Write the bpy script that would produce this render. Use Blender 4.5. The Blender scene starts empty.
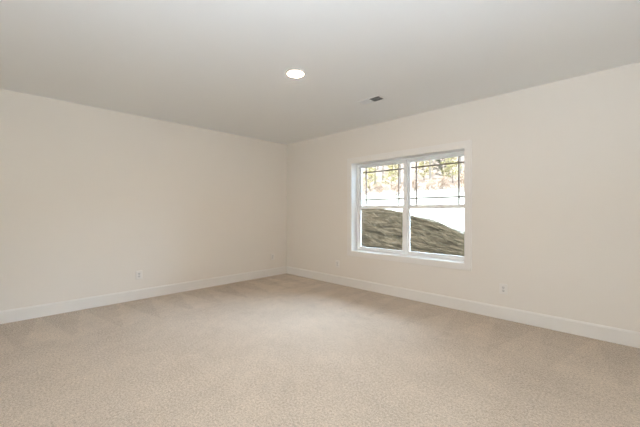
import bpy, bmesh, math, random
from mathutils import Vector, Matrix, noise

random.seed(7)
S = bpy.context.scene
COL = S.collection

# ------------------------------------------------------------------ camera
cam_data = bpy.data.cameras.new('camera')
cam_data.sensor_width = 36.0
cam_data.lens = 315.2 / 640.0 * 36.0
cam_data.shift_y = -1.3 / 640.0
cam_data.clip_start = 0.02
cam_data.clip_end = 300
cam = bpy.data.objects.new('camera', cam_data)
COL.objects.link(cam)
cam.location = (5.2269, -4.3012, 1.3007)
cam.rotation_euler = (math.radians(90), 0, 0.77702)
S.camera = cam

# ------------------------------------------------------------------ world, sun, exposure
LAMP_STRENGTH = 180.0
LAMP_COLOR = (1.0, 0.67, 0.44)
world = bpy.data.worlds.new('sky')
S.world = world
world.use_nodes = True
wn = world.node_tree.nodes
wl = world.node_tree.links
wn.clear()
sky = wn.new('ShaderNodeTexSky')
sky.sky_type = 'NISHITA'
sky.sun_disc = False
sky.sun_elevation = math.radians(40)
sky.sun_rotation = math.radians(188)
sky.dust_density = 2.0
skym = wn.new('ShaderNodeMix'); skym.data_type = 'RGBA'; skym.blend_type = 'MULTIPLY'
skym.inputs[0].default_value = 1.0
skym.inputs[7].default_value = (0.3, 0.3, 0.3, 1)
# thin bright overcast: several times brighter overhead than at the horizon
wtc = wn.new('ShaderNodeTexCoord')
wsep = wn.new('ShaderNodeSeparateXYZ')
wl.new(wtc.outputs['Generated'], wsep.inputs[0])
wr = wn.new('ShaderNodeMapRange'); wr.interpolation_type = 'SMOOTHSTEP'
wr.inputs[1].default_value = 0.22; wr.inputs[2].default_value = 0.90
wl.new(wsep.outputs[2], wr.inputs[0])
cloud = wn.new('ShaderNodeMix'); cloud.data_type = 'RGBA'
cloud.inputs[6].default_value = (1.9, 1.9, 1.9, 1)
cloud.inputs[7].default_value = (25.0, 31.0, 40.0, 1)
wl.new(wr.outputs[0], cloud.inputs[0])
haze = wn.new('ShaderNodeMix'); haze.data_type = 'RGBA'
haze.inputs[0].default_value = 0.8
# glow added to the sky off right of the window, brightening jamb and floor
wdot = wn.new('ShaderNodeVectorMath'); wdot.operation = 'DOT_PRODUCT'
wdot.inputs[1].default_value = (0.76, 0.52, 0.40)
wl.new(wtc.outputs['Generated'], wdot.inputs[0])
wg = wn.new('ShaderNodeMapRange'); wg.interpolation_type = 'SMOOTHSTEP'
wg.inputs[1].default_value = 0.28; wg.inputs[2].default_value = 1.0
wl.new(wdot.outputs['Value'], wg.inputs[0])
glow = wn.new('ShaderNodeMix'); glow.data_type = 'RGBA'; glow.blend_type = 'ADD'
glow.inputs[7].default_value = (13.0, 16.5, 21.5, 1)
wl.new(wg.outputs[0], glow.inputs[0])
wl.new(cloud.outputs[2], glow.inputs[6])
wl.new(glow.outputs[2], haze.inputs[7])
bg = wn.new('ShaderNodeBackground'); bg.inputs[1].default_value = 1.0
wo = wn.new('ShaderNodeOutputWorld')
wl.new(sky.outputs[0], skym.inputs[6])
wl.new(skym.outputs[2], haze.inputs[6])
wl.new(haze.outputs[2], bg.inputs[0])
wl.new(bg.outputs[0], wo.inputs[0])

sun_data = bpy.data.lights.new('sun', 'SUN')
sun_data.energy = 8.0
sun_data.angle = math.radians(0.6)
sun_data.color = (1.0, 0.95, 0.86)
sun = bpy.data.objects.new('sun', sun_data)
COL.objects.link(sun)
sun.location = (0, -20, 20)
# the photographer's flash by the doorway behind the camera, bounced off the ceiling
fl = bpy.data.lights.new('bounce_flash', 'AREA')
fl.shape = 'DISK'
fl.size = 0.35
fl.energy = 117.0
fl.color = (0.72, 0.845, 1.0)
flo = bpy.data.objects.new('bounce_flash', fl)
COL.objects.link(flo)
flo.location = (5.50, -4.55, 1.35)
flo.rotation_euler = (math.radians(180), 0, 0)

sd = Vector((0.12, 0.76, -0.62))                 # the way the light travels: from behind the house
sun.rotation_euler = sd.to_track_quat('-Z', 'Y').to_euler()

vs = S.view_settings
vs.view_transform = 'Standard'
vs.look = 'None'
vs.exposure = 0.27
vs.gamma = 1.0
vs.use_curve_mapping = False
S.cycles.use_denoising = True
S.cycles.max_bounces = 16
S.cycles.diffuse_bounces = 12
S.cycles.transmission_bounces = 12
S.cycles.transparent_max_bounces = 16
S.cycles.caustics_refractive = False
S.cycles.caustics_reflective = False
S.cycles.sample_clamp_indirect = 6.0

# ------------------------------------------------------------------ helpers
def principled(name, color, rough=0.5, spec=0.5):
    m = bpy.data.materials.new(name)
    m.use_nodes = True
    b = m.node_tree.nodes['Principled BSDF']
    b.inputs['Base Color'].default_value = (*color, 1)
    b.inputs['Roughness'].default_value = rough
    b.inputs['Specular IOR Level'].default_value = spec
    return m, m.node_tree.nodes, m.node_tree.links, b

def noise_bump(m, scale, strength, dist=0.002, detail=3):
    n, l = m.node_tree.nodes, m.node_tree.links
    b = n['Principled BSDF']
    tc = n.new('ShaderNodeTexCoord')
    t = n.new('ShaderNodeTexNoise')
    t.inputs['Scale'].default_value = scale
    t.inputs['Detail'].default_value = detail
    bp = n.new('ShaderNodeBump')
    bp.inputs['Strength'].default_value = strength
    bp.inputs['Distance'].default_value = dist
    l.new(tc.outputs['Object'], t.inputs['Vector'])
    l.new(t.outputs['Fac'], bp.inputs['Height'])
    l.new(bp.outputs['Normal'], b.inputs['Normal'])

def noise_color(m, scale, c0, c1, lo=0.35, hi=0.65, detail=4):
    n, l = m.node_tree.nodes, m.node_tree.links
    b = n['Principled BSDF']
    tc = n.new('ShaderNodeTexCoord')
    t = n.new('ShaderNodeTexNoise')
    t.inputs['Scale'].default_value = scale
    t.inputs['Detail'].default_value = detail
    r = n.new('ShaderNodeValToRGB')
    r.color_ramp.elements[0].position = lo
    r.color_ramp.elements[1].position = hi
    r.color_ramp.elements[0].color = (*c0, 1)
    r.color_ramp.elements[1].color = (*c1, 1)
    l.new(tc.outputs['Object'], t.inputs['Vector'])
    l.new(t.outputs['Fac'], r.inputs['Fac'])
    l.new(r.outputs['Color'], b.inputs['Base Color'])

def box(bm, x0, x1, y0, y1, z0, z1):
    v = [bm.verts.new(p) for p in ((x0, y0, z0), (x1, y0, z0), (x1, y1, z0), (x0, y1, z0),
                                   (x0, y0, z1), (x1, y0, z1), (x1, y1, z1), (x0, y1, z1))]
    for f in ((0, 3, 2, 1), (4, 5, 6, 7), (0, 1, 5, 4), (1, 2, 6, 5), (2, 3, 7, 6), (3, 0, 4, 7)):
        bm.faces.new([v[i] for i in f])

def ring_xz(bm, x0, x1, z0, z1, xi0, xi1, zi0, zi1, y0, y1):
    """rectangular picture frame standing in the xz plane, mitred corners"""
    o = [(x0, z0), (x1, z0), (x1, z1), (x0, z1)]
    i = [(xi0, zi0), (xi1, zi0), (xi1, zi1), (xi0, zi1)]
    V = {}
    for k in range(4):
        for y in (y0, y1):
            V['o', k, y] = bm.verts.new((o[k][0], y, o[k][1]))
            V['i', k, y] = bm.verts.new((i[k][0], y, i[k][1]))
    for k in range(4):
        j = (k + 1) % 4
        bm.faces.new((V['o', k, y0], V['o', j, y0], V['i', j, y0], V['i', k, y0]))
        bm.faces.new((V['o', j, y1], V['o', k, y1], V['i', k, y1], V['i', j, y1]))
        bm.faces.new((V['o', j, y0], V['o', k, y0], V['o', k, y1], V['o', j, y1]))
        bm.faces.new((V['i', k, y0], V['i', j, y0], V['i', j, y1], V['i', k, y1]))

def lathe(bm, prof, seg=48, cap=False):
    rings = []
    for r, z in prof:
        if r < 1e-6:
            rings.append([bm.verts.new((0, 0, z))])
        else:
            rings.append([bm.verts.new((r * math.cos(2 * math.pi * k / seg), r * math.sin(2 * math.pi * k / seg), z)) for k in range(seg)])
    for a, b in zip(rings, rings[1:]):
        for k in range(seg):
            j = (k + 1) % seg
            if len(a) == 1:
                bm.faces.new((a[0], b[j], b[k]))
            elif len(b) == 1:
                bm.faces.new((a[k], a[j], b[0]))
            else:
                bm.faces.new((a[k], a[j], b[j], b[k]))

def obj(name, bm, mat, parent=None, loc=None, bevel=0.0, smooth=False, seg=2):
    bmesh.ops.recalc_face_normals(bm, faces=bm.faces)
    me = bpy.data.meshes.new(name)
    bm.to_mesh(me)
    bm.free()
    if mat:
        me.materials.append(mat)
    if smooth:
        for p in me.polygons:
            p.use_smooth = True
    o = bpy.data.objects.new(name, me)
    COL.objects.link(o)
    if parent:
        o.parent = parent
    if loc:
        o.location = loc
    if bevel:
        md = o.modifiers.new('bevel', 'BEVEL')
        md.width = bevel
        md.segments = seg
        md.limit_method = 'ANGLE'
    return o

def empty(name, loc=(0, 0, 0), rotz=0.0):
    o = bpy.data.objects.new(name, None)
    o.empty_display_size = 0.1
    COL.objects.link(o)
    o.location = loc
    o.rotation_euler = (0, 0, rotz)
    return o

def tag(o, label, cat, group=None, kind=None):
    o['label'] = label
    o['category'] = cat
    if group:
        o['group'] = group
    if kind:
        o['kind'] = kind
    return o

def struct(o, label=None, cat=None):
    o['kind'] = 'structure'
    if label:
        o['label'] = label
        o['category'] = cat
    return o

def dup(root, loc, rotz=0.0, scale=1.0):
    r = root.copy()
    COL.objects.link(r)
    r.location = loc
    r.rotation_euler = (0, 0, rotz)
    r.scale = (scale, scale, scale)
    for ch in list(root.children):
        c = ch.copy()
        COL.objects.link(c)
        c.parent = r
        for g in ch.children:
            d = g.copy()
            COL.objects.link(d)
            d.parent = c
    return r

# ------------------------------------------------------------------ materials
WALL, n, l, b = principled('wall_paint', (0.785, 0.743, 0.681), 0.75, 0.25)
noise_bump(WALL, 260, 0.08, 0.001)
CEIL, n, l, b = principled('ceiling_paint', (0.818, 0.834, 0.838), 0.9, 0.15)
noise_bump(CEIL, 180, 0.12, 0.001)
TRIM, n, l, b = principled('trim_paint', (0.80, 0.775, 0.735), 0.35, 0.5)
noise_bump(TRIM, 40, 0.03, 0.001)
VINYL, n, l, b = principled('window_vinyl', (0.92, 0.94, 0.94), 0.3, 0.5)
noise_bump(VINYL, 60, 0.02, 0.001)
GRILLE, n, l, b = principled('grille_bronze', (0.32, 0.235, 0.195), 0.45, 0.4)
noise_bump(GRILLE, 90, 0.03, 0.001)
PLATE, n, l, b = principled('plate_plastic', (0.79, 0.763, 0.72), 0.3, 0.5)
noise_bump(PLATE, 60, 0.02, 0.0005)
SOCKET, n, l, b = principled('socket_plastic', (0.66, 0.64, 0.61), 0.3, 0.5)
noise_bump(SOCKET, 60, 0.02, 0.0005)
SLOT, n, l, b = principled('dark_slot', (0.03, 0.03, 0.03), 0.6, 0.3)
noise_bump(SLOT, 60, 0.02, 0.0005)
METAL, n, l, b = principled('screw_metal', (0.55, 0.55, 0.54), 0.3, 0.5)
b.inputs['Metallic'].default_value = 0.8
REG, n, l, b = principled('register_enamel', (0.81, 0.82, 0.82), 0.4, 0.5)
noise_bump(REG, 80, 0.02, 0.0005)
DUCT, n, l, b = principled('duct_dark', (0.035, 0.038, 0.04), 0.7, 0.2)
noise_bump(DUCT, 50, 0.1, 0.001)
SIDING, n, l, b = principled('house_siding', (0.62, 0.63, 0.62), 0.6, 0.3)
noise_bump(SIDING, 20, 0.1, 0.003)
SHINGLE, n, l, b = principled('roof_shingle', (0.10, 0.10, 0.11), 0.9, 0.2)
noise_bump(SHINGLE, 25, 0.4, 0.01)

GLASS = bpy.data.materials.new('window_glass')
GLASS.use_nodes = True
n, l = GLASS.node_tree.nodes, GLASS.node_tree.links
n.clear()
tr = n.new('ShaderNodeBsdfTransparent'); tr.inputs[0].default_value = (0.93, 0.95, 0.94, 1)
gl = n.new('ShaderNodeBsdfGlossy'); gl.inputs['Roughness'].default_value = 0.02
fr = n.new('ShaderNodeFresnel'); fr.inputs[0].default_value = 1.45
mx = n.new('ShaderNodeMixShader'); ou = n.new('ShaderNodeOutputMaterial')
l.new(fr.outputs[0], mx.inputs[0]); l.new(tr.outputs[0], mx.inputs[1]); l.new(gl.outputs[0], mx.inputs[2])
l.new(mx.outputs[0], ou.inputs[0])

LENS = bpy.data.materials.new('lamp_diffuser')
LENS.use_nodes = True
n, l = LENS.node_tree.nodes, LENS.node_tree.links
n.clear()
em = n.new('ShaderNodeEmission')
em.inputs[0].default_value = (*LAMP_COLOR, 1)
em.inputs[1].default_value = LAMP_STRENGTH
ou = n.new('ShaderNodeOutputMaterial')
l.new(em.outputs[0], ou.inputs[0])

# carpet: speckled cut pile, with vacuum strokes pushed in from two walls
CARPET, n, l, b = principled('carpet_pile', (0.5, 0.43, 0.34), 1.0, 0.05)
b.inputs['Sheen Weight'].default_value = 0.15
b.inputs['Sheen Roughness'].default_value = 0.6
tc = n.new('ShaderNodeTexCoord')
def math_node(op, a, bb=None, c=None, clamp=False):
    m = n.new('ShaderNodeMath'); m.operation = op; m.use_clamp = clamp
    for i, v in enumerate((a, bb, c)):
        if v is None: continue
        if isinstance(v, (int, float)): m.inputs[i].default_value = v
        else: l.new(v, m.inputs[i])
    return m.outputs[0]
def noise_node(scale, detail=3, vec=None, rough=0.6):
    t = n.new('ShaderNodeTexNoise')
    t.inputs['Scale'].default_value = scale
    t.inputs['Detail'].default_value = detail
    t.inputs['Roughness'].default_value = rough
    l.new(vec or tc.outputs['Object'], t.inputs['Vector'])
    return t.outputs['Fac']
tuft = noise_node(62, 5, None, 0.85)
fine = noise_node(290, 2)
patch = noise_node(2.2, 3)
drift = noise_node(9, 3)
sep = n.new('ShaderNodeSeparateXYZ'); l.new(tc.outputs['Object'], sep.inputs[0])
px, py = sep.outputs[0], sep.outputs[1]
def wedge(along, away, period, width, phase, reach):
    jit = math_node('MULTIPLY_ADD', drift, 0.10, phase)
    s = math_node('ADD', along, jit)
    tri = math_node('MULTIPLY', math_node('PINGPONG', s, period / 2), 2 / period)      # 0..1
    d = math_node('DIVIDE', away, width)
    e = math_node('MULTIPLY_ADD', math_node('SUBTRACT', d, tri), 7.0, 0.5, clamp=True)   # light wedge widening away from wall
    fade = math_node('MULTIPLY_ADD', math_node('SUBTRACT', reach, away), 9.0, 0.0, clamp=True)
    return math_node('MULTIPLY', math_node('SUBTRACT', e, 0.5), fade)
neg_y = math_node('MULTIPLY', py, -1.0)
wl_ = wedge(py, px, 0.42, 1.15, 0.13, 1.15)
wr_ = wedge(px, neg_y, 0.46, 1.15, 0.05, 1.15)
strokes = math_node('ADD', math_node('MULTIPLY', wl_, 0.11), math_node('MULTIPLY', wr_, 0.085))
val = math_node('MULTIPLY_ADD', math_node('SUBTRACT', tuft, 0.5), 2.3, 1.0)
val = math_node('MULTIPLY_ADD', math_node('SUBTRACT', fine, 0.5), 2.2, val)
val = math_node('MULTIPLY_ADD', math_node('SUBTRACT', patch, 0.5), 0.30, val)
val = math_node('MULTIPLY_ADD', math_node('SUBTRACT', drift, 0.5), 0.26, val)
val = math_node('ADD', val, strokes)
cm = n.new('ShaderNodeMix'); cm.data_type = 'RGBA'; cm.blend_type = 'MULTIPLY'; cm.inputs[0].default_value = 1.0
cm.inputs[6].default_value = (0.490, 0.408, 0.322, 1)
cmb = n.new('ShaderNodeCombineColor')
for i in range(3): l.new(val, cmb.inputs[i])
l.new(cmb.outputs[0], cm.inputs[7]); l.new(cm.outputs[2], b.inputs['Base Color'])
bp = n.new('ShaderNodeBump'); bp.inputs['Strength'].default_value = 0.4; bp.inputs['Distance'].default_value = 0.006
l.new(math_node('ADD', tuft, fine), bp.inputs['Height']); l.new(bp.outputs['Normal'], b.inputs['Normal'])

# outdoor materials
EARTH, n, l, b = principled('straw_covered_earth', (0.3, 0.25, 0.18), 1.0, 0.0)
tc = n.new('ShaderNodeTexCoord')
mp = n.new('ShaderNodeMapping'); mp.inputs['Rotation'].default_value = (0, 0, math.radians(24)); mp.inputs['Scale'].default_value = (0.55, 4.2, 1.5)
l.new(tc.outputs['Object'], mp.inputs[0])
n1 = noise_node(2.2, 6, mp.outputs[0], 0.65)
n2 = noise_node(7, 4, mp.outputs[0])
mixv = math_node('ADD', math_node('MULTIPLY', n1, 0.65), math_node('MULTIPLY', n2, 0.35))
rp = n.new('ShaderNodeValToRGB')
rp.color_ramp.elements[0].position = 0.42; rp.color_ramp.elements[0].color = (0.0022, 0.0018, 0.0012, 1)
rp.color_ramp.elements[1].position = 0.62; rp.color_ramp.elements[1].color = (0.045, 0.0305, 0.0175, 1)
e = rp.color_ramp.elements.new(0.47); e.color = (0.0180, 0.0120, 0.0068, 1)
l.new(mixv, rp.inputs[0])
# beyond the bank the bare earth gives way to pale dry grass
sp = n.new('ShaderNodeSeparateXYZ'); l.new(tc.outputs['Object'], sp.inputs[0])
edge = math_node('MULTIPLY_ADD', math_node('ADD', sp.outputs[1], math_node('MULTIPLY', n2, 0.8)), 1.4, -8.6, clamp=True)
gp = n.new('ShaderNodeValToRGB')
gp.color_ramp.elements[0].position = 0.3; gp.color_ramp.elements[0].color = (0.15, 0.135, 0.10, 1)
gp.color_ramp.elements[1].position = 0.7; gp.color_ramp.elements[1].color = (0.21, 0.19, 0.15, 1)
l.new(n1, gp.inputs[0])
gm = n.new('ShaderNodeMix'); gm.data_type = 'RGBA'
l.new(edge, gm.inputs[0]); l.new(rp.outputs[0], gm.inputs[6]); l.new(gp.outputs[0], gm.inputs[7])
# fallen leaves under the trees
lp = n.new('ShaderNodeValToRGB')
lp.color_ramp.elements[0].position = 0.38; lp.color_ramp.elements[0].color = (0.055, 0.036, 0.024, 1)
lp.color_ramp.elements[1].position = 0.62; lp.color_ramp.elements[1].color = (0.135, 0.10, 0.075, 1)
l.new(noise_node(1.3, 5), lp.inputs[0])
wood = math_node('MULTIPLY_ADD', math_node('ADD', sp.outputs[1], math_node('MULTIPLY', n1, 3.0)), 0.7, -20.0, clamp=True)
lm = n.new('ShaderNodeMix'); lm.data_type = 'RGBA'
l.new(wood, lm.inputs[0]); l.new(gm.outputs[2], lm.inputs[6]); l.new(lp.outputs[0], lm.inputs[7])
l.new(lm.outputs[2], b.inputs['Base Color'])
bp = n.new('ShaderNodeBump'); bp.inputs['Strength'].default_value = 0.7; bp.inputs['Distance'].default_value = 0.05
l.new(mixv, bp.inputs['Height']); l.new(bp.outputs[0], b.inputs['Normal'])

STRAW, n, l, b = principled('straw', (0.5, 0.42, 0.27), 0.9, 0.0)
noise_color(STRAW, 7, (0.012, 0.009, 0.005), (0.052, 0.039, 0.022))
BARK, n, l, b = principled('pale_bark', (0.4, 0.35, 0.29), 0.9, 0.0)
noise_color(BARK, 6, (0.07, 0.055, 0.042), (0.16, 0.135, 0.11))
DBARK, n, l, b = principled('dark_bark', (0.14, 0.11, 0.09), 0.9, 0.0)
noise_color(DBARK, 6, (0.03, 0.022, 0.016), (0.07, 0.054, 0.04))
def leafmat(name, c0, c1):
    m, n, l, b = principled(name, c0, 0.8, 0.02)
    noise_color(m, 1.7, c0, c1, 0.38, 0.62)
    b.inputs['Subsurface Weight'].default_value = 0.0
    return m
LEAF_YELLOW = leafmat('yellow_green_leaf', (0.12, 0.105, 0.03), (0.26, 0.215, 0.085))
LEAF_GREEN = leafmat('mid_green_leaf', (0.035, 0.040, 0.012), (0.10, 0.10, 0.032))
LEAF_DARK = leafmat('evergreen_needle', (0.012, 0.015, 0.007), (0.035, 0.038, 0.018))
LEAF_RUSSET = leafmat('russet_leaf', (0.17, 0.115, 0.08), (0.34, 0.25, 0.18))

# ------------------------------------------------------------------ room shell
H = 2.74
RX, RY = 6.0, -5.0
WX0, WX1, WZ0, WZ1 = 1.775, 3.670, 0.630, 2.140       # clear opening
WT = 0.24                                             # outside wall thickness
HX0, HX1, HZ0, HZ1 = WX0 - 0.02, WX1 + 0.02, WZ0 - 0.02, WZ1 + 0.02

bm = bmesh.new(); box(bm, 0, RX, RY, 0, -0.12, 0.0)
struct(obj('floor', bm, CARPET), 'beige speckled cut-pile carpet with vacuum strokes', 'floor')
bm = bmesh.new(); box(bm, -0.12, RX + 0.12, RY - 0.12, 0, H, H + 0.12)
struct(obj('ceiling', bm, CEIL), 'flat white ceiling', 'ceiling')
bm = bmesh.new(); box(bm, -0.12, 0, RY - 0.12, 0, -0.12, H)
struct(obj('wall_left', bm, WALL), 'plain cream wall on the left', 'wall')
bm = bmesh.new()
for a in ((-0.12, HX0, -0.12, H + 0.12), (HX1, RX + 0.12, -0.12, H + 0.12), (HX0, HX1, -0.12, HZ0), (HX0, HX1, HZ1, H + 0.12)):
    box(bm, a[0], a[1], 0, WT - 0.03, a[2], a[3])
struct(obj('wall_right', bm, WALL), 'cream wall on the right holding the window', 'wall')
bm = bmesh.new(); box(bm, 0, RX + 0.12, RY - 0.12, RY, -0.12, H)
struct(obj('wall_back', bm, WALL))
bm = bmesh.new(); box(bm, RX, RX + 0.12, RY, 0, -0.12, H)
struct(obj('wall_front', bm, WALL))

# the house around the room: outside cladding and roof, which shade the ground by the window
bm = bmesh.new()
for a in ((-13, HX0, -0.6, 6.0), (HX1, 10, -0.6, 6.0), (HX0, HX1, -0.6, HZ0), (HX0, HX1, HZ1, 6.0)):
    box(bm, a[0], a[1], WT - 0.03, WT, a[2], a[3])
struct(obj('wall_exterior', bm, SIDING))
bm = bmesh.new()
v = [bm.verts.new(p) for p in ((-13.4, 0.7, 5.9), (10.4, 0.7, 5.9), (10.4, -5, 7.6), (-13.4, -5, 7.6), (10.4, -10.7, 5.9), (-13.4, -10.7, 5.9))]
w = [bm.verts.new((q.co.x, q.co.y, q.co.z + 0.2)) for q in v]
for P in ((0, 1, 2, 3), (3, 2, 4, 5)):
    bm.faces.new([v[i] for i in P]); bm.faces.new([w[i] for i in reversed(P)])
for i, j in ((0, 1), (1, 2), (2, 4), (4, 5), (5, 3), (3, 0)):
    bm.faces.new((v[i], v[j], w[j], w[i]))
struct(obj('roof', bm, SHINGLE))

# baseboards: flat board with an eased, stepped-in top edge, profile swept along the wall
def baseboard(name, p0, p1, inward):
    prof = [(0, 0.0), (0.016, 0.0), (0.016, 0.134), (0.0125, 0.140), (0.0105, 0.147), (0.007, 0.150), (0, 0.150)]
    bm = bmesh.new()
    ends = []
    for p in (p0, p1):
        ends.append([bm.verts.new((p[0] + inward[0] * d, p[1] + inward[1] * d, z)) for d, z in prof])
    k = len(prof)
    for i in range(k):
        j = (i + 1) % k
        bm.faces.new((ends[0][i], ends[0][j], ends[1][j], ends[1][i]))
    bm.faces.new(ends[0]); bm.faces.new(list(reversed(ends[1])))
    return struct(obj(name, bm, TRIM))
baseboard('baseboard_left', (0, RY + 0.016), (0, 0), (1, 0))
baseboard('baseboard_right', (0.016, 0), (RX, 0), (0, -1))
baseboard('baseboard_back', (0, RY), (RX - 0.016, RY), (0, 1))
baseboard('baseboard_front', (RX, RY), (RX, -0.016), (-1, 0))

# ------------------------------------------------------------------ window: twin single-hung unit
win = struct(empty('window_1', (0, 0, 0)), 'white twin single-hung window with bronze prairie grilles in the upper sashes', 'window')
bm = bmesh.new()
CX0, CX1, CZ0, CZ1 = 1.682, 3.765, 0.540, 2.240
ring_xz(bm, CX0, CX1, CZ0, CZ1, WX0 - 0.004, WX1 + 0.004, WZ0 - 0.004, WZ1 + 0.004, -0.018, 0.0)
obj('casing', bm, TRIM, win, bevel=0.003)
bm = bmesh.new()
ring_xz(bm, HX0, HX1, HZ0, HZ1, WX0, WX1, WZ0, WZ1, -0.004, 0.152)
obj('jamb', bm, VINYL, win)
XM = (WX0 + WX1) / 2
def unit(x0, x1):
    F0, F1 = 0.150, 0.232
    fw = 0.030
    bm = bmesh.new()
    ring_xz(bm, x0, x1, WZ0, WZ1, x0 + fw, x1 - fw, WZ0 + 0.028, WZ1 - 0.030, F0, F1)
    # stepped stops inside the vinyl frame
    ring_xz(bm, x0 + fw - 0.001, x1 - fw + 0.001, WZ0 + 0.027, WZ1 - 0.029, x0 + fw + 0.008, x1 - fw - 0.008, WZ0 + 0.036, WZ1 - 0.038, F0 + 0.028, F0 + 0.036)
    obj('frame', bm, VINYL, win, bevel=0.002)
    a, c = x0 + fw, x1 - fw
    # upper sash, set to the outside
    sw = 0.030
    zt = WZ1 - 0.030
    zm0, zm1 = 1.356, 1.408
    bm = bmesh.new()
    ring_xz(bm, a, c, zm0 + 0.004, zt, a + sw, c - sw, zm1 + 0.004, zt - 0.030, 0.198, 0.226)
    us = obj('upper_sash', bm, VINYL, win, bevel=0.003)
    ga, gc, gz0, gz1 = a + sw, c - sw, zm1 + 0.004, zt - 0.030
    bm = bmesh.new(); box(bm, ga - 0.006, gc + 0.006, 0.206, 0.209, gz0 - 0.006, gz1 + 0.006)
    obj('glass_pane', bm, GLASS, us)
    bm = bmesh.new()
    off = 0.092; hw = 0.0105
    for xx in (ga + off, gc - off):
        box(bm, xx - hw, xx + hw, 0.2115, 0.2175, gz0, gz1)
    for zz in (gz1 - 0.085, gz0 + 0.105):
        box(bm, ga, gc, 0.2120, 0.2170, zz - hw, zz + hw)
    g = obj('grille', bm, GRILLE, us)
    g['label'] = 'dark bronze prairie grille'
    # lower sash, set to the inside
    sz0 = WZ0 + 0.028
    bm = bmesh.new()
    ring_xz(bm, a, c, sz0, zm1, a + sw, c - sw, sz0 + 0.034, zm0, 0.166, 0.194)
    ls = obj('lower_sash', bm, VINYL, win, bevel=0.003)
    bm = bmesh.new(); box(bm, a + sw - 0.006, c - sw + 0.006, 0.180, 0.183, sz0 + 0.028, zm0 + 0.006)
    obj('glass_pane', bm, GLASS, ls)
    # cam lock on the meeting rail
    bm = bmesh.new()
    xc = (a + c) / 2
    box(bm, xc - 0.030, xc + 0.030, 0.172, 0.190, zm1, zm1 + 0.006)
    box(bm, xc - 0.010, xc + 0.026, 0.164, 0.178, zm1 + 0.006, zm1 + 0.014)
    obj('sash_lock', bm, VINYL, ls, bevel=0.002)
    # finger lift along the bottom rail
    bm = bmesh.new()
    box(bm, xc - 0.20, xc + 0.20, 0.156, 0.167, sz0 + 0.004, sz0 + 0.012)
    obj('lift_rail', bm, VINYL, ls, bevel=0.002)
unit(WX0, XM)
unit(XM, WX1)
# ------------------------------------------------------------------ recessed ceiling light
lamp = tag(empty('ceiling_light', (2.752, -2.147, H)), 'round white recessed downlight glowing in the middle of the ceiling', 'light')
bm = bmesh.new()
lathe(bm, [(0.080, 0.0), (0.080, -0.004), (0.086, -0.0085), (0.098, -0.0075), (0.104, -0.003), (0.105, 0.0)])
obj('trim_ring', bm, TRIM, lamp, smooth=True)
bm = bmesh.new()
lathe(bm, [(0.0795, -0.002)] + [(0.0795 * math.cos(t), -0.004 - 0.012 * math.sin(t)) for t in [math.pi / 2 * k / 8 for k in range(1, 8)]] + [(0, -0.016)])
o = obj('diffuser', bm, LENS, lamp, smooth=True)
o['label'] = 'glowing warm white diffuser'

# ------------------------------------------------------------------ ceiling register
RXC, RYC = 2.855, -0.950
reg = tag(empty('ceiling_vent', (RXC, RYC, H)), 'small white air vent with dark louvres in the ceiling near the window wall', 'vent')
L2, W2 = 0.178, 0.088
bm = bmesh.new()
for a in ((-L2, -L2 + 0.024, -W2, W2), (L2 - 0.024, L2, -W2, W2), (-L2 + 0.024, L2 - 0.024, -W2, -W2 + 0.022), (-L2 + 0.024, L2 - 0.024, W2 - 0.022, W2)):
    box(bm, a[0], a[1], a[2], a[3], -0.006, 0.0)
box(bm, -0.008, 0.008, -W2 + 0.022, W2 - 0.022, -0.007, 0.0)
obj('frame', bm, REG, reg)
bm = bmesh.new(); box(bm, -L2 + 0.02, L2 - 0.02, -W2 + 0.018, W2 - 0.018, -0.0012, -0.0002)
o = obj('duct_opening', bm, DUCT, reg); o['label'] = 'dark duct behind the louvres'
def louvre_bank(xa, xb, tilt):
    bm = bmesh.new()
    nb = 8
    for k in range(nb):
        xc = xa + (k + 0.5) * (xb - xa) / nb
        h, w_, t = 0.0085, 0.0075 * tilt, 0.0006
        vv = []
        for y in (-W2 + 0.021, W2 - 0.021):
            for dx, z in ((0, -0.0015), (w_, -h), (w_ + t * 2, -h), (t * 2, -0.0015)):
                vv.append(bm.verts.new((xc + dx, y, z)))
        for i in range(4):
            j = (i + 1) % 4
            bm.faces.new((vv[i], vv[j], vv[4 + j], vv[4 + i]))
        bm.faces.new(vv[:4]); bm.faces.new(list(reversed(vv[4:])))
    return obj('louvre_bank', bm, REG, reg)
louvre_bank(-L2 + 0.026, -0.010, -1)
louvre_bank(0.010, L2 - 0.026, 1)
for sx in (-1, 1):
    bm = bmesh.new(); lathe(bm, [(0.0045, -0.006), (0.004, -0.0075), (0, -0.008)], 16)
    obj('screw', bm, METAL, reg, (sx * (L2 - 0.012), 0, 0))

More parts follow.
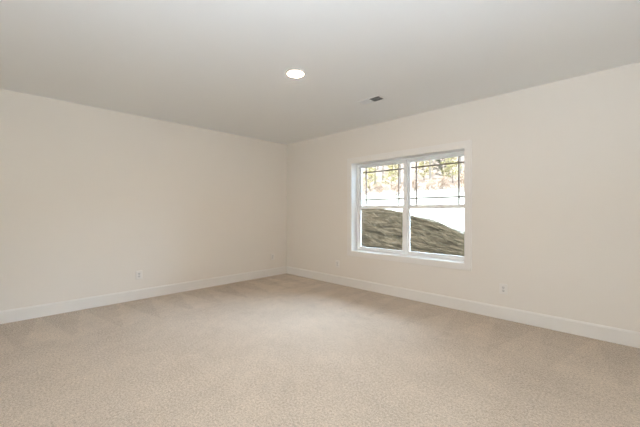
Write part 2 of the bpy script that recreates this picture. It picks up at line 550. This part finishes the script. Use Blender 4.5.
# ------------------------------------------------------------------ wall outlets (local: -y faces the room)
def make_outlet():
    r = empty('wall_outlet', (0, 0, 0))
    bm = bmesh.new()
    # plate with bevelled front
    o_ = [(-0.043, -0.063), (0.043, -0.063), (0.043, 0.063), (-0.043, 0.063)]
    rings = []
    for ins, y in ((0, 0.0), (0, -0.003), (0.003, -0.0058)):
        rings.append([bm.verts.new((x - math.copysign(ins, x), y, z - math.copysign(ins, z))) for x, z in o_])
    for a, c in zip(rings, rings[1:]):
        for i in range(4):
            j = (i + 1) % 4
            bm.faces.new((a[i], a[j], c[j], c[i]))
    bm.faces.new(rings[-1]); bm.faces.new(list(reversed(rings[0])))
    obj('cover_plate', bm, PLATE, r)
    for zc in (0.0195, -0.0195):
        bm = bmesh.new()
        seg = 28
        f, k_ = [], []
        for i in range(seg):
            t = 2 * math.pi * i / seg
            x = 0.0172 * math.cos(t); z = max(-0.0135, min(0.0135, 0.0172 * math.sin(t)))
            f.append(bm.verts.new((x, -0.0078, z + zc))); k_.append(bm.verts.new((x, -0.0055, z + zc)))
        bm.faces.new(f); bm.faces.new(list(reversed(k_)))
        for i in range(seg):
            j = (i + 1) % seg
            bm.faces.new((f[i], f[j], k_[j], k_[i]))
        rec = obj('receptacle', bm, SOCKET, r)
        bm = bmesh.new()
        box(bm, -0.0075, -0.0055, -0.0082, -0.0076, zc - 0.001, zc + 0.0085)
        box(bm, 0.0055, 0.0075, -0.0082, -0.0076, zc - 0.0005, zc + 0.0075)
        box(bm, -0.0025, 0.0025, -0.0082, -0.0076, zc - 0.0105, zc - 0.0055)
        obj('slot', bm, SLOT, rec)
    bm = bmesh.new(); lathe(bm, [(0.0035, 0.0), (0.0033, 0.0009), (0, 0.0013)], 16)
    bmesh.ops.rotate(bm, verts=bm.verts, cent=(0, 0, 0), matrix=Matrix.Rotation(math.radians(90), 3, 'X'))
    obj('screw', bm, METAL, r, (0, -0.0055, 0))
    return r
out0 = make_outlet()
out0.location = (4.129, 0, 0.365)
tag(out0, 'white duplex wall outlet low on the wall right of the window', 'outlet', 'wall outlets')
for loc, rz, lab in (((1.443, 0, 0.362), 0, 'white wall outlet under the left edge of the window'),
                     ((0, -2.840, 0.363), math.pi / 2, 'white duplex outlet low on the plain left wall, far from the corner'),
                     ((0, -0.375, 0.385), math.pi / 2, 'white outlet on the left wall beside the far corner')):
    o = dup(out0, loc, rz)
    o['label'] = lab

# ------------------------------------------------------------------ ground outside
def lerp_pts(x, pts):
    if x <= pts[0][0]: return pts[0][1]
    for (a, va), (c, vc) in zip(pts, pts[1:]):
        if x <= c:
            t = (x - a) / (c - a)
            return va + (vc - va) * t
    return pts[-1][1]
RIDGE = [(-12, 1.75), (-6, 1.65), (-3, 1.55), (-2.14, 1.48), (-1.1, 1.38), (-0.3, 1.22), (0.6, 0.96), (1.66, 0.60), (2.4, 0.40), (3.2, 0.22), (5, 0.1), (12, 0.05)]
FIELD = [(0, -0.3), (8, 0.05), (12, 0.45), (18, 1.6), (25, 3.15), (30, 4.1), (45, 9.0), (80, 21)]
def sstep(t):
    t = max(0.0, min(1.0, t)); return t * t * (3 - 2 * t)
YR = 5.5
def terrain(x, y):
    r = lerp_pts(x, RIDGE)
    if y <= YR:
        t = max(0.0, (y - 0.6) / (YR - 0.6))
        z = -0.05 + (r + 0.05) * (0.55 * t + 0.45 * sstep(t))
    else:
        k = sstep((y - YR) / 4.0)
        f = lerp_pts(y, FIELD)
        z = r * (1 - k) + min(f, 99) * k if y < YR + 4.0 else f
    amp = 0.07 if y < 8 else 0.09
    if y > 1.0:
        a = amp * min(1, (y - 1.0))
        u, w = x * 0.914 - y * 0.407, x * 0.407 + y * 0.914
        z += a * (noise.fractal(Vector((u * 0.7, w * 3.4, 1.3)), 1.0, 2.0, 4))
        z += 0.4 * a * noise.fractal(Vector((u * 2.6 + 5, w * 8.0, 4.1)), 1.0, 2.0, 3)
    return z
def frange(a, c, s):
    k = int(round((c - a) / s)); return [a + (c - a) * i / k for i in range(k + 1)]
xs = frange(-60, -14, 2.0)[:-1] + frange(-14, -6, 0.4)[:-1] + frange(-6, 4, 0.055)[:-1] + frange(4, 10, 0.4)[:-1] + frange(10, 30, 2.0)
ys = frange(WT, 1.0, 0.15)[:-1] + frange(1.0, 7.0, 0.05)[:-1] + frange(7, 14, 0.3)[:-1] + frange(14, 80, 1.5)
bm = bmesh.new()
g = [[bm.verts.new((x, y, terrain(x, y))) for x in xs] for y in ys]
for a, c in zip(g, g[1:]):
    for i in range(len(xs) - 1):
        bm.faces.new((a[i], a[i + 1], c[i + 1], c[i]))
struct(obj('ground', bm, EARTH, smooth=True), 'straw-strewn earth bank outside the window with a sunlit slope behind', 'ground')

# loose straw lying on the bank
bm = bmesh.new()
rnd = random.Random(3)
for _ in range(6000):
    x = rnd.uniform(-4.5, 3.2); y = rnd.uniform(1.3, 6.6)
    z = terrain(x, y)
    ln = rnd.uniform(0.05, 0.16); wd = rnd.uniform(0.002, 0.005)
    th = rnd.gauss(-0.42, 0.3)
    d = Vector((math.cos(th), math.sin(th), 0))
    p0 = Vector((x, y, z)) - d * ln; p1 = Vector((x, y, z)) + d * ln
    p0.z = terrain(p0.x, p0.y) + rnd.uniform(0.003, 0.02); p1.z = terrain(p1.x, p1.y) + rnd.uniform(0.003, 0.02)
    s = Vector((-d.y, d.x, 0.6)) * wd; up = Vector((0, 0, wd))
    q = [bm.verts.new(p) for p in (p0 - s, p1 - s, p1 + s, p0 + s)]
    t = [bm.verts.new(p) for p in ((p0 + up), (p1 + up))]
    bm.faces.new((q[0], q[1], t[1], t[0])); bm.faces.new((t[0], t[1], q[2], q[3]))
st = obj('straw', bm, STRAW)
tag(st, 'loose dry straw scattered over the earth bank outside the window', 'straw', kind='stuff')

# ------------------------------------------------------------------ trees at the wood's edge
def tube(bm, pts, rad, seg=8):
    prev = None
    for i, p in enumerate(pts):
        d = (pts[min(i + 1, len(pts) - 1)] - pts[max(i - 1, 0)]).normalized()
        a = d.orthogonal().normalized(); c = d.cross(a)
        ring = [bm.verts.new(p + (a * math.cos(2 * math.pi * k / seg) + c * math.sin(2 * math.pi * k / seg)) * rad[i]) for k in range(seg)]
        if prev:
            # keep rings aligned
            best = min(range(seg), key=lambda s: (ring[s].co - p - (prev[0].co - pts[i - 1])).length)
            ring = ring[best:] + ring[:best]
            for k in range(seg):
                j = (k + 1) % seg
                bm.faces.new((prev[k], prev[j], ring[j], ring[k]))
        prev = ring

def leaf_cloud(bm, rnd, centre, radii, count, size):
    for _ in range(count):
        while True:
            p = Vector((rnd.uniform(-1, 1), rnd.uniform(-1, 1), rnd.uniform(-1, 1)))
            if p.length < 1: break
        p = Vector((p.x * radii[0], p.y * radii[1], p.z * radii[2])) + centre
        n_ = Vector((rnd.gauss(0, 1), rnd.gauss(0, 1), rnd.gauss(0, 1) + 0.6)).normalized()
        a = n_.orthogonal().normalized(); c = n_.cross(a)
        th = rnd.uniform(0, 6.28); a, c = a * math.cos(th) + c * math.sin(th), c * math.cos(th) - a * math.sin(th)
        s = size * rnd.uniform(0.6, 1.3)
        v = [bm.verts.new(q) for q in (p - a * s, p - c * s * 0.5 + n_ * s * 0.15, p + a * s, p + c * s * 0.5 + n_ * s * 0.15)]
        bm.faces.new(v)

def branch_tree(name, seed, height, r0, bark, leaf, first, nbr, spread, clump, leaves, size):
    rnd = random.Random(seed)
    root = empty(name)
    tb = bmesh.new(); lb = bmesh.new()
    k = 9
    lean = Vector((rnd.uniform(-0.05, 0.05), rnd.uniform(-0.05, 0.05), 0))
    pts = [Vector((rnd.gauss(0, 0.04) * i / 3, rnd.gauss(0, 0.04) * i / 3, height * i / k - 0.25)) + lean * height * i / k for i in range(k + 1)]
    tube(tb, pts, [r0 * (1.0 - 0.8 * i / k) * (1.25 if i == 0 else 1) for i in range(k + 1)])
    for q in range(nbr):
        hz = height * (first + (0.97 - first) * (q + rnd.random() * 0.6) / nbr)
        i = min(k - 1, int(hz / height * k)); base = pts[i].lerp(pts[i + 1], hz / height * k - i)
        th = q * 2.4 + rnd.uniform(-0.5, 0.5)
        ln = spread * (1.15 - 0.75 * (hz / height - first) / (1 - first)) * rnd.uniform(0.7, 1.15)
        e1 = base + Vector((math.cos(th) * ln * 0.55, math.sin(th) * ln * 0.55, ln * 0.22))
        e2 = base + Vector((math.cos(th + 0.15) * ln, math.sin(th + 0.15) * ln, ln * 0.42))
        rb = r0 * 0.32 * (1 - 0.5 * hz / height)
        tube(tb, [base, e1, e2], [rb, rb * 0.65, rb * 0.25], 5)
        leaf_cloud(lb, rnd, e2, (clump, clump, clump * 0.6), leaves, size)
        leaf_cloud(lb, rnd, e1, (clump * 0.7, clump * 0.7, clump * 0.45), leaves // 2, size)
    obj('trunk', tb, bark, root, smooth=True)
    obj('foliage', lb, leaf, root)
    return root

def put(proto, first, x, y, rz, sc, label, group=None, cat='tree'):
    z = terrain(x, y) - 0.05
    if first:
        o = proto; o.location = (x, y, z); o.rotation_euler = (0, 0, rz); o.scale = (sc, sc, sc)
    else:
        o = dup(proto, (x, y, z), rz, sc)
    tag(o, label, cat, group)
    return o

slim = branch_tree('slim_tree', 11, 12.0, 0.13, BARK, LEAF_GREEN, 0.26, 16, 1.0, 0.42, 40, 0.10)
slim2 = branch_tree('slim_tree', 23, 13.0, 0.16, BARK, LEAF_YELLOW, 0.20, 18, 1.1, 0.45, 40, 0.10)
sap = branch_tree('leafy_sapling', 31, 4.6, 0.05, DBARK, LEAF_YELLOW, 0.15, 18, 1.1, 0.50, 60, 0.085)
shrub = branch_tree('russet_shrub', 43, 1.9, 0.035, DBARK, LEAF_RUSSET, 0.10, 14, 0.85, 0.38, 80, 0.07)
ever = branch_tree('evergreen_tree', 57, 6.0, 0.10, DBARK, LEAF_DARK, 0.12, 26, 1.3, 0.42, 90, 0.075)

# where a sight line through the photograph's column u meets a given y
def at(u, y):
    a = (u - 320) / 315.2
    yaw = 0.77702
    d = Vector((-math.sin(yaw) + a * math.cos(yaw), math.cos(yaw) + a * math.sin(yaw)))
    t = (y + 4.3012) / d.y
    return 5.2269 + d.x * t
rnd = random.Random(5)
LAB1 = 'slim pale-barked tree with thin green foliage at the wood edge beyond the slope'
LAB2 = 'slim pale-barked tree with yellow-green foliage at the wood edge beyond the slope'
first = True
for u, y in ((352, 33), (366, 38), (375, 31), (383, 36), (392, 41), (400, 33), (423, 41), (430, 31.5), (440, 42), (449, 39), (470, 33)):
    put(slim, first, at(u, y), y, rnd.uniform(0, 6.28), rnd.uniform(0.85, 1.15), LAB1, 'slim green trees at the wood edge'); first = False
first = True
for u, y in ((359, 43), (378, 46), (396, 49), (411, 35.5), (432, 47), (461, 36.5), (474, 45), (365, 54), (388, 56), (405, 60), (421, 55), (441, 57), (455, 53), (372, 62), (430, 64), (465, 61)):
    put(slim2, first, at(u, y), y, rnd.uniform(0, 6.28), rnd.uniform(0.85, 1.1), LAB2, 'slim yellow-green trees at the wood edge'); first = False
first = True
for u, y, sc in ((370, 29, 0.8), (391, 31, 0.85), (424, 34, 0.85), (453, 31.5, 0.85), (478, 29.5, 0.9)):
    put(sap, first, at(u, y), y, rnd.uniform(0, 6.28), sc, 'leafy yellow-green sapling in front of the slim trees', 'yellow-green saplings'); first = False
first = True
for u, y in ((361, 25.5), (379, 27), (396, 25.2), (414, 27.5), (430, 25.6), (443, 28), (466, 25.4)):
    put(shrub, first, at(u, y), y, rnd.uniform(0, 6.28), rnd.uniform(0.7, 1.0), 'low russet shrub at the foot of the trees', 'russet shrubs', 'shrub'); first = False
put(ever, True, at(443, 33.5), 33.5, 0.4, 0.72, 'dark green evergreen tree among the pale trees in the right pane')
